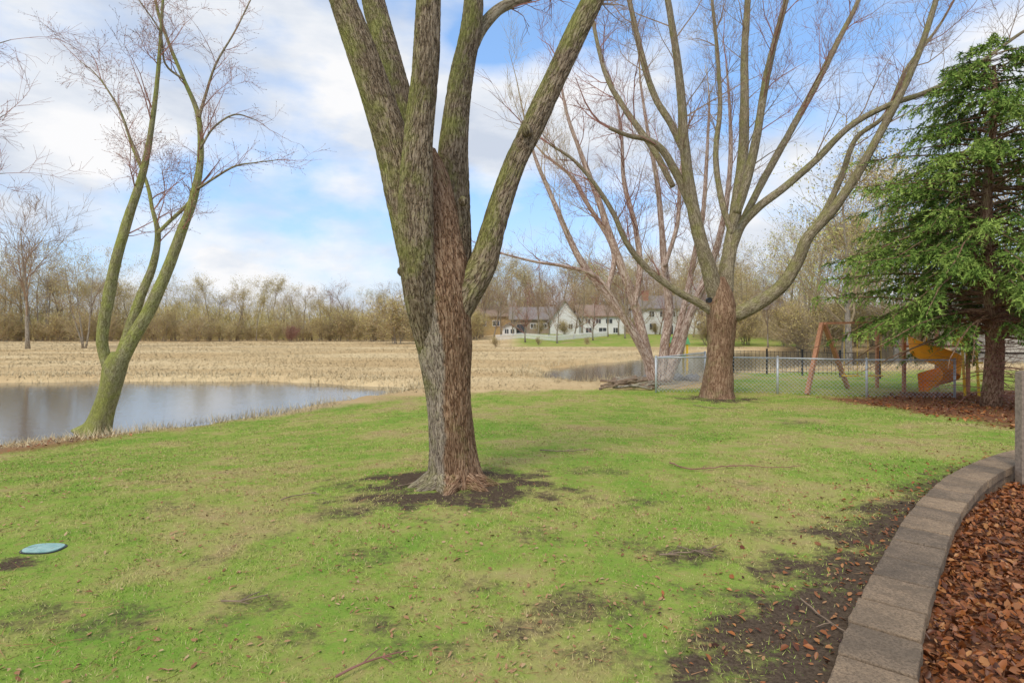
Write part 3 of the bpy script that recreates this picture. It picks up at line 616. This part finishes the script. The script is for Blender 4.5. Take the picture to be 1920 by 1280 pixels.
# ---------------- houses
def house(name,label,a,b,base,eave,ridge,D,dep,wm,rm,gable=False,wins=(),chim=None,door=None):
    x0=(a-960)/F*D;x1=(b-960)/F*D; zf=lambda py:H0-(py-612)/F*D; zb=zf(base);ze=zf(eave);zr=zf(ridge)
    t=thing(name,label,'house',((x0+x1)/2,D,zb)); mb=MB(); xm=(x0+x1)/2; ym=D+dep/2; lo=zb-1.
    if gable:
        P=[(x0,D,lo),(x1,D,lo),(x1,D,ze),(xm,D,zr),(x0,D,ze),(x0,D+dep,lo),(x1,D+dep,lo),(x1,D+dep,ze),(xm,D+dep,zr),(x0,D+dep,ze)]
        mb.poly(P,[(0,1,2,3,4),(6,5,9,8,7),(0,4,9,5),(1,6,7,2)])
    else:
        P=[(x0,D,lo),(x0,D+dep,lo),(x0,D+dep,ze),(x0,ym,zr),(x0,D,ze),(x1,D,lo),(x1,D+dep,lo),(x1,D+dep,ze),(x1,ym,zr),(x1,D,ze)]
        mb.poly(P,[(4,3,2,1,0),(5,6,7,8,9),(0,5,9,4),(2,7,6,1)])
    mb.build('wall',wm,t)
    rf=MB(); o_=.4; th=.2
    if gable:
        for s,xe in ((-1,x0),(1,x1)):
            k=(zr-ze)/(xm-x0); xe2=xe+s*o_; ze2=ze-k*o_
            rf.poly([(xm,D-o_,zr+.03),(xe2,D-o_,ze2+.03),(xe2,D+dep+o_,ze2+.03),(xm,D+dep+o_,zr+.03),(xm,D-o_,zr+th),(xe2,D-o_,ze2+th),(xe2,D+dep+o_,ze2+th),(xm,D+dep+o_,zr+th)],[(0,1,2,3),(7,6,5,4),(0,4,5,1),(1,5,6,2),(2,6,7,3)])
    else:
        k=(zr-ze)/(dep/2)
        for s,ye in ((-1,D),(1,D+dep)):
            y2_=ye+s*o_; z2=ze-k*o_
            rf.poly([(x0-o_,ym,zr+.03),(x1+o_,ym,zr+.03),(x1+o_,y2_,z2+.03),(x0-o_,y2_,z2+.03),(x0-o_,ym,zr+th),(x1+o_,ym,zr+th),(x1+o_,y2_,z2+th),(x0-o_,y2_,z2+th)],[(0,1,2,3),(4,5,6,7),(3,2,6,7),(0,3,7,4),(1,2,6,5)])
    r=rf.build('roof',rm,t)
    for (c,d,w,h) in wins:
        xa=(c-w/2-960)/F*D; xb_=(c+w/2-960)/F*D; za=zf(d+h/2); zc=zf(d-h/2); fm=MB(); e=.1
        fm.box(xa-e,xa,D-.06,D-.004,za-e,zc+e);fm.box(xb_,xb_+e,D-.06,D-.004,za-e,zc+e);fm.box(xa,xb_,D-.06,D-.004,za-e,za);fm.box(xa,xb_,D-.06,D-.004,zc,zc+e);fm.box((xa+xb_)/2-.03,(xa+xb_)/2+.03,D-.05,D-.004,za,zc)
        fo=fm.build('window',M['white'],t); pm=MB(); pm.box(xa,xb_,D-.03,D-.008,za,zc); subp(pm.build('pane',M['glass']),fo)
    if door:
        c,w,h=door; dm=MB(); xa=(c-960)/F*D; dm.box(xa-w/2,xa+w/2,D-.05,D-.004,zb,zb+h); dm.build('door',M['glass'],t)
    if chim:
        c,w,top=chim; cm=MB(); xa=(c-960)/F*D; cm.box(xa-w/2,xa+w/2,ym-2.,ym-1.2,ze,zf(top)); cm.box(xa-w/2-.06,xa+w/2+.06,ym-2.06,ym-1.14,zf(top),zf(top)+.15); subp(cm.build('chimney',M['brick']),r)
house('house','golden tan house with dark roof just right of the thick trunk',890,962,628,592,574,108,7,M['tan'],M['roofb'],wins=[(905,606,12,9),(930,606,12,9)])
house('house','brown house with grey roof left of the white houses',958,1036,630,598,576,101,8,M['brownwall'],M['roofg'],wins=[(1000,611,10,8),(1020,611,10,8)],door=(978,1.6,2.1))
house('sunroom','small white gabled sunroom in front of the tan house',942,968,630,614,606,100,1,M['white'],M['roofg'],gable=True,wins=[(950,621,7,8),(961,621,7,8)])
house('house','white gabled house with plain front in the middle of the row',1032,1086,634,600,564,98,11,M['white'],M['roofg'],gable=True,wins=[(1048,612,7,9),(1070,612,7,9)])
house('house','white two storey house with brown roof and wide windows',1086,1170,632,592,572,99,8,M['white'],M['roofb'],wins=[(1102,602,9,8),(1122,602,9,8),(1142,602,12,8),(1104,619,11,9),(1130,619,14,9),(1154,619,8,9)])
house('house','largest white house with red brick chimney and grey roof behind the birch stems',1204,1336,634,578,554,97,9,M['white'],M['roofg'],wins=[(1222,589,9,10),(1242,589,9,10),(1262,589,9,10),(1292,589,9,10),(1314,589,9,10),(1224,612,12,11),(1284,612,12,11),(1312,612,9,11)],chim=(1216,1.2,545),door=(1255,1.2,2.2))
house('house','cream house with grey roof behind the maple by the fence',1428,1482,634,580,560,92,8,M['cream'],M['roofg'],wins=[(1442,592,9,10),(1464,592,9,10),(1442,614,9,10),(1464,614,9,10)])
house('house','pale house with dark roof mostly hidden behind the spruce',1868,2040,640,566,530,52,9,M['cream'],M['roofg'],wins=[(1890,590,12,16),(1930,590,12,16)])
pts=[(930,642,76),(978,640,80),(1040,643,74),(1140,631,86)]
t=thing('picket_fence','low white picket fence zigzagging on the green slope before the houses','fence',W(1035,640,78))
for i in range(3):
    a=pts[i];b_=pts[i+1]; mb=MB(); xa=(a[0]-960)/F*a[2]; xb_=(b_[0]-960)/F*b_[2]; A=Vector((xa,a[2],hz(xa,a[2]))); B_=Vector((xb_,b_[2],hz(xb_,b_[2]))); L_=(B_-A).length; n=int(L_/.2)
    for j in range(n):
        p=A.lerp(B_,j/n); p.z=hz(p.x,p.y); mb.box(p.x-.035,p.x+.035,p.y-.012,p.y+.012,p.z+.05,p.z+.8)
    mb.beam(A+Vector((0,.05,.25)),B_+Vector((0,.05,.25)),.04,.06); mb.beam(A+Vector((0,.05,.65)),B_+Vector((0,.05,.65)),.04,.06); mb.build('fence_panel',M['white'],t)

# ---------------- chain link fence
FP=[(1322,22.5),(1230,19.),(1344,18.9),(1458,18.5),(1625,17.6),(1790,17.4)]
FPW=[Vector(((a-960)/F*D,D,hz((a-960)/F*D,D))) for a,D in FP]
t=thing('chain_link_fence','low galvanised chain link fence across the end of the lawn','fence',FPW[2])
for p in FPW: mb=MB(); mb.tube([p+Vector((0,0,-.1)),p+Vector((0,0,1.2))],[.035,.035],10); mb.tube([p+Vector((0,0,1.2)),p+Vector((0,0,1.235))],[.045,.02],10); mb.build('post',M['steel'],t,smooth=True)
for i in range(len(FPW)-1):
    A=FPW[i];B_=FPW[i+1]; L_=(B_-A).length; hh=1.12; mb=MB(); mb.tube([A+Vector((0,0,1.17)),B_+Vector((0,0,1.17))],[.024,.024],8); mb.build('top_rail',M['steel'],t,smooth=True)
    mb=MB(); s=-hh
    def pt(u,v): q=A.lerp(B_,u/L_); q.z+=.03+v; return q
    while s<L_:
        for sg in (1,-1):
            u0,v0,u1,v1=(s,0,s+hh,hh) if sg>0 else (s,hh,s+hh,0)
            ua=max(u0,0);ub=min(u1,L_)
            if ub-ua>.02:
                va=v0+(v1-v0)*(ua-u0)/hh; vb=v0+(v1-v0)*(ub-u0)/hh
                mb.tube([pt(ua,va),pt(ub,vb)],[.0042,.0042],3,cap=False)
        s+=.12
    mb.build('wire_mesh',M['steel'],t)
A=Vector(((1375-960)/F*27,27,0)); B_=Vector(((1650-960)/F*24,24,0)); A.z=hz(A.x,A.y);B_.z=hz(B_.x,B_.y)
t=thing('metal_fence','black metal picket fence running along the creek behind the chain link','fence',A); L_=(B_-A).length
for k in range(5): p=A.lerp(B_,k/4); p.z=hz(p.x,p.y); mb=MB(); mb.box(p.x-.03,p.x+.03,p.y-.03,p.y+.03,p.z-.05,p.z+1.15); mb.box(p.x-.04,p.x+.04,p.y-.04,p.y+.04,p.z+1.15,p.z+1.18); mb.build('post',M['black'],t)
for k in range(4):
    a_=A.lerp(B_,k/4);c_=A.lerp(B_,(k+1)/4); mb=MB()
    for z_ in (.15,1.05): mb.beam(a_+Vector((0,0,z_)),c_+Vector((0,0,z_)),.018,.018)
    n=int(L_/4/.15)
    for j in range(1,n): p=a_.lerp(c_,j/n); mb.box(p.x-.005,p.x+.005,p.y-.005,p.y+.005,p.z+.05,p.z+1.08)
    mb.build('fence_panel',M['black'],t)

# ---------------- play set
DP=19.; g0=hz(12,DP)
t=thing('swing_set','wooden swing set with orange slide and yellow panels behind the spruce','play set',(13,DP,g0))
def X_(px,D=DP): return (px-960)/F*D
top=H0+6/F*DP
mb=MB(); mb.beam((X_(1541),DP,top),(X_(1513,DP-.6),DP-.6,g0),.12); mb.build('leg',M['cedar'],t)
mb=MB(); mb.beam((X_(1545),DP,top),(X_(1590,DP+1.2),DP+1.2,g0),.12); mb.build('leg',M['cedar'],t)
mb=MB(); mb.beam((X_(1540),DP,top),(X_(1700),DP+.3,top+.05),.06,.07); mb.build('beam',M['cedar'],t)
for px in (1695,1815):
    for dy in (0,1.4):
        mb=MB(); mb.box(X_(px)-.045,X_(px)+.045,DP+dy-.045,DP+dy+.045,g0,g0+2.2); mb.build('post',M['cedar'],t)
mb=MB(); mb.box(X_(1695),X_(1815),DP,DP+1.4,g0+1.5,g0+1.56); mb.build('deck',M['cedar'],t)
mb=MB(); mb.box(X_(1785),X_(1812),DP-.03,DP-.005,g0+1.57,g0+2.1); mb.build('panel',M['yellow'],t)
mb=MB(); ns=40; vv=[];ff=[]
DSl=DP-.75; cx,cy=X_(1752,DSl),DSl
for i in range(ns+1):
    u=i/ns; a=2.0+u*5.9; r=.42; x=cx+math.cos(a)*r; y=cy+math.sin(a)*r; z=g0+1.5*(1-u)+.08
    rx,ry=math.cos(a),math.sin(a)
    for dr,dz in ((-.22,.3),(-.2,0),(.24,-.04),(.3,.55),(.27,.55),(.2,.03),(-.17,.05),(-.19,.3)): vv.append((x+rx*dr,y+ry*dr,z+dz))
for i in range(ns):
    for j in range(8): ff.append((i*8+j,i*8+8+j,i*8+8+(j+1)%8,i*8+(j+1)%8))
mb.poly(vv,ff); mb.build('slide',M['orange'],t)
for px in (1600,1645):
    mb=MB()
    for s in (-.22,.22): mb.tube([Vector((X_(px)+s,DP+.15,top)),Vector((X_(px)+s,DP+.15,g0+.55))],[.01,.01],4)
    so=mb.build('swing',M['yellow'],t); mb=MB(); mb.box(X_(px)-.24,X_(px)+.24,DP+.05,DP+.25,g0+.52,g0+.56); subp(mb.build('seat',M['yellow']),so)
for i in range(2):
    mb=MB(); mb.beam((X_(1800+i*26,DP-1),DP-1.2,g0),(X_(1800+i*26),DP-.1,g0+1.4),.07); mb.build('ladder_rail',M['yellow'],t)
for k in range(5): mb=MB(); mb.beam((X_(1802),DP-1+k*.2,g0+.2+k*.27),(X_(1824),DP-1+k*.2,g0+.2+k*.27),.05); mb.build('rung',M['yellow'],t)
DC=32; gc=max(hz(X_(1275,DC),DC),-.75)
t=thing('toy_climber','small green and yellow toy climber behind the birch stems','toy',(X_(1275,DC),DC,gc))
for dx in (-.4,.4):
    for dy in (0,.7): mb=MB(); mb.box(X_(1275,DC)+dx-.05,X_(1275,DC)+dx+.05,DC+dy-.05,DC+dy+.05,gc-.5,gc+1.5); mb.build('post',M['yellow'],t)
mb=MB(); mb.box(X_(1275,DC)-.45,X_(1275,DC)+.45,DC-.05,DC+.75,gc+.7,gc+.78); mb.build('deck',M['greenp'],t)
mb=MB(); xc=X_(1275,DC); mb.poly([(xc-.55,DC-.1,gc+1.45),(xc+.55,DC-.1,gc+1.45),(xc+.55,DC+.35,gc+1.85),(xc-.55,DC+.35,gc+1.85),(xc-.55,DC+.8,gc+1.45),(xc+.55,DC+.8,gc+1.45)],[(0,1,2,3),(3,2,5,4)]); mb.build('roof',M['greenp'],t)

for k in range(34):
    D=R_.uniform(19.6,21.4); px=R_.uniform(1135,1222); x=X_(px,D); zz=hz(x,D)+.08+.25*R_.random()*(1-abs(px-1180)/60); a=R_.gauss(0,.35); L_=R_.uniform(.35,.95)
    d=Vector((math.cos(a),math.sin(a),R_.gauss(0,.12)))*(L_/2); c=Vector((x,D,zz)); mb=MB(); r=R_.uniform(.03,.07)
    mb.tube([c-d,c-d*.3+Vector((0,0,R_.gauss(0,.02))),c+d*.4,c+d],[r,r*1.05,r*.95,r*.9],8,.006,20)
    o=mb.build('log',M['logm'] if k%3 else M['barkgrey']); tag(o,'weathered log in the heap left of the fence corner','log','logs heaped at the water edge by the fence')
for k in range(16):
    D=R_.uniform(23,24.2); px=R_.uniform(1210,1310); x=X_(px,D); c=Vector((x,D,hz(x,D)+.1)); mb=MB(); r=R_.uniform(.14,.26)
    mb.tube([c+Vector((0,0,-r*.6)),c+Vector((0,0,-r*.2)),c+Vector((0.02,0,r*.3)),c+Vector((0,0,r*.6))],[r*.7,r,r*.85,r*.35],9,.03,5)
    o=mb.build('rock',M['rock']); tag(o,'grey rock on the creek bank behind the fence','rock','rocks on the creek bank')

# ---------------- retaining wall
CW=[Vector((a,b,0)) for a,b in wallc]; S=catmull(CW,.02); cum=[0]
for i in range(1,len(S)): cum.append(cum[-1]+(S[i]-S[i-1]).length)
t=thing('retaining_wall','curved edging wall of brown grey concrete cap blocks at the right','wall',S[len(S)//4])
def at(s):
    i=min(max(bisect.bisect(cum,s)-1,0),len(S)-2); u=(s-cum[i])/(cum[i+1]-cum[i]); p=S[i].lerp(S[i+1],u); d=(S[min(i+14,len(S)-1)]-S[max(i-14,0)]).normalized(); return p,Vector((d.y,-d.x,0))
s=.15; k=0
while s<cum[-1]-.5 and k<45:
    ln=.4*R_.uniform(.92,1.08); mb=MB(); vv=[]; ff=[]; z1=CAPZ+R_.uniform(-.005,.005); z0=z1-.095; n=8; w=.168; sh=R_.gauss(0,.004)
    for i in range(n+1):
        p,nn=at(s+.010+(ln-.020)*i/n)
        for sg,zq in ((-1,z0),(1,z0),(1,z1),(-1,z1)): q=p+nn*(sg*w+sh+R_.gauss(0,.0025)); vv.append((q.x,q.y,zq+R_.gauss(0,.001)))
    for i in range(n):
        for j in range(4): ff.append((i*4+j,i*4+(j+1)%4,i*4+4+(j+1)%4,i*4+4+j))
    ff.append((3,2,1,0)); ff.append((n*4,n*4+1,n*4+2,n*4+3)); mb.poly(vv,ff); mb.build('cap_stone',M['cap'],t,bevel=.009)
    mb=MB(); vv=[]
    for i in range(n+1):
        p,nn=at(s+.006+(ln-.012)*i/n)
        for sg,zq in ((-1,z0-.2),(1,z0-.2),(1,z0-.004),(-1,z0-.004)): q=p+nn*(sg*(w-.03)); vv.append((q.x,q.y,zq))
    mb.poly(vv,ff); mb.build('block',M['cap'],t)
    s+=ln; k+=1

xp,yp=PZ(1920,902,-.1); mb=MB(); zb=hz(xp,yp)-.1; zt=H0-(697-612)/F*yp; mb.box(xp-.065,xp+.065,yp-.05,yp+.05,zb,zt); mb.box(xp-.04,xp+.04,yp-.03,yp+.03,zt,zt+.012)
tag(mb.build('wooden_post',M['postwood'],bevel=.006),'weathered square wooden post at the right edge of the leaf bed','post')
xl,yl=PG(82,1029); zl=hz(xl,yl); t=thing('valve_cover','pale teal oval utility lid set in the lawn at lower left','utility lid',(xl,yl,zl))
for nm,rx,ry,h,m_ in (('rim',.15,.1,.006,'black'),('lid',.135,.088,.014,'lid')):
    mb=MB(); vv=[(xl+rx*math.copysign(abs(math.cos(q))**.7,math.cos(q)),yl+ry*math.copysign(abs(math.sin(q))**.7,math.sin(q)),zl+zq) for zq in(-.03,h) for q in [i*math.pi/16 for i in range(32)]]
    mb.poly(vv,[(i,(i+1)%32,32+(i+1)%32,32+i) for i in range(32)]+[tuple(range(32,64))]); mb.build(nm,M[m_],t,bevel=.003)
for pp,r,lab in [([(1255,872),(1300,885),(1380,878),(1455,880),(1500,878)],.012,'longest fallen stick lying on the lawn right of the thick trunk'),
([(525,942),(560,934),(592,930)],.009,'short fallen stick left of the thick trunk'),
([(745,925),(800,917),(850,920),(895,925)],.010,'dark fallen stick across the roots of the thick trunk'),
([(1012,848),(1050,851),(1100,848)],.012,'thin fallen stick behind the right side of the thick trunk'),
([(1238,1046),(1290,1040),(1345,1034)],.009,'dark fallen stick in the bare patch right of centre'),
([(1270,1030),(1300,1038),(1335,1046)],.006,'thin twig crossing the dark stick in the bare patch'),
([(415,1132),(455,1134),(503,1124)],.007,'short dark stick on the lower left lawn'),
([(632,1280),(680,1255),(735,1236)],.008,'orange brown stick at the bottom edge of the lawn'),
([(1500,1132),(1545,1165),(1590,1195)],.007,'dark twig lying in the mud beside the curved wall'),
([(1300,762),(1345,768),(1400,764)],.012,'stick lying under the spreading maple')]:
    P=[]
    for a,b in pp: x,y=PG(a,b); P.append(Vector((x,y,hz(x,y)+.022+rng.uniform(0,.012))))
    Q=catmull(P,.05); mb=MB(); Q=[q+Vector((rng.gauss(0,.004),rng.gauss(0,.006),rng.gauss(0,.003))) for q in Q]; n=len(Q); mb.tube(Q,[r*.8*(1-.6*i/n) for i in range(n)],6)
    for k in range(3):
        i=rng.randint(1,n-2); d=(Q[i+1]-Q[i]).normalized(); e=Vector((d.x+rng.uniform(-.8,.8),d.y+rng.uniform(-.8,.8),.1)).normalized(); mb.tube([Q[i],Q[i]+e*.07,Q[i]+e*.14+Vector((0,0,-.01))],[r*.5,r*.4,r*.25],5)
    tag(mb.build('fallen_branch',M['twigred'] if 'orange' in lab or 'longest' in lab else M['logm']),lab,'stick')

# ---------------- camera, light, world
cam=bpy.data.cameras.new('camera'); co=bpy.data.objects.new('camera',cam); C.objects.link(co); co.location=(0,0,H0); co.rotation_euler=(math.radians(90),0,0)
cam.lens=20; cam.sensor_width=36; cam.shift_y=-28/1920; cam.clip_end=3000; bpy.context.scene.camera=co
sun=bpy.data.lights.new('sun','SUN'); so=bpy.data.objects.new('sun',sun); C.objects.link(so); sun.energy=2.1; sun.angle=math.radians(22); sun.color=(1,.92,.8)
EL,AZ=math.radians(50),math.radians(205)
dv=Vector((math.sin(AZ)*math.cos(EL),math.cos(AZ)*math.cos(EL),math.sin(EL))); so.rotation_euler=dv.to_track_quat('Z','Y').to_euler()
w=bpy.data.worlds.new('World'); bpy.context.scene.world=w; w.use_nodes=True; nt=w.node_tree; bg=nt.nodes['Background']; bg.inputs['Strength'].default_value=.13
sk=N(nt,'ShaderNodeTexSky',sky_type='NISHITA'); sk.sun_disc=False; sk.sun_elevation=EL; sk.sun_rotation=AZ
tc=N(nt,'ShaderNodeTexCoord').outputs['Generated']; sp=N(nt,'ShaderNodeSeparateXYZ'); nt.links.new(tc,sp.inputs[0])
den=math_(nt,'ADD',math_(nt,'MAXIMUM',sp.outputs['Z'],0.),.6); cb=N(nt,'ShaderNodeCombineXYZ'); nt.links.new(math_(nt,'DIVIDE',sp.outputs['X'],den),cb.inputs[0]); nt.links.new(math_(nt,'DIVIDE',sp.outputs['Y'],den),cb.inputs[1]); nt.links.new(math_(nt,'MULTIPLY',sp.outputs['Z'],1.6),cb.inputs[2])
cv_=mp(nt,cb.outputs[0],(1,1,1),(2.1,.6,0))
cf=noi(nt,cv_,2.3,9,.52); cg=noi(nt,mp(nt,cb.outputs[0],(1,1,1.6),(5,1,0)),3.4,7,.55)
mask=ramp(nt,cf,[(.41,0.),(.49,.55),(.56,1.)])
cloud=ramp(nt,cg,[(.36,(4.8,5.3,6.2)),(.5,(6.3,6.6,7.1)),(.6,(7.5,7.5,7.6))])
sky=mix(nt,1.,mix(nt,1.,sk.outputs['Color'],(.75,.92,1.1),'MULTIPLY'),(1.3,2.2,3.6),'ADD')
hzf=ramp(nt,sp.outputs['Z'],[(0,.75),(.25,0.)])
sky=mix(nt,hzf,sky,(5.1,5.9,7.0))
nt.links.new(mix(nt,mask,sky,cloud),bg.inputs['Color'])
sc=bpy.context.scene; sc.view_settings.view_transform='Standard'; sc.view_settings.look='None'; sc.view_settings.exposure=0
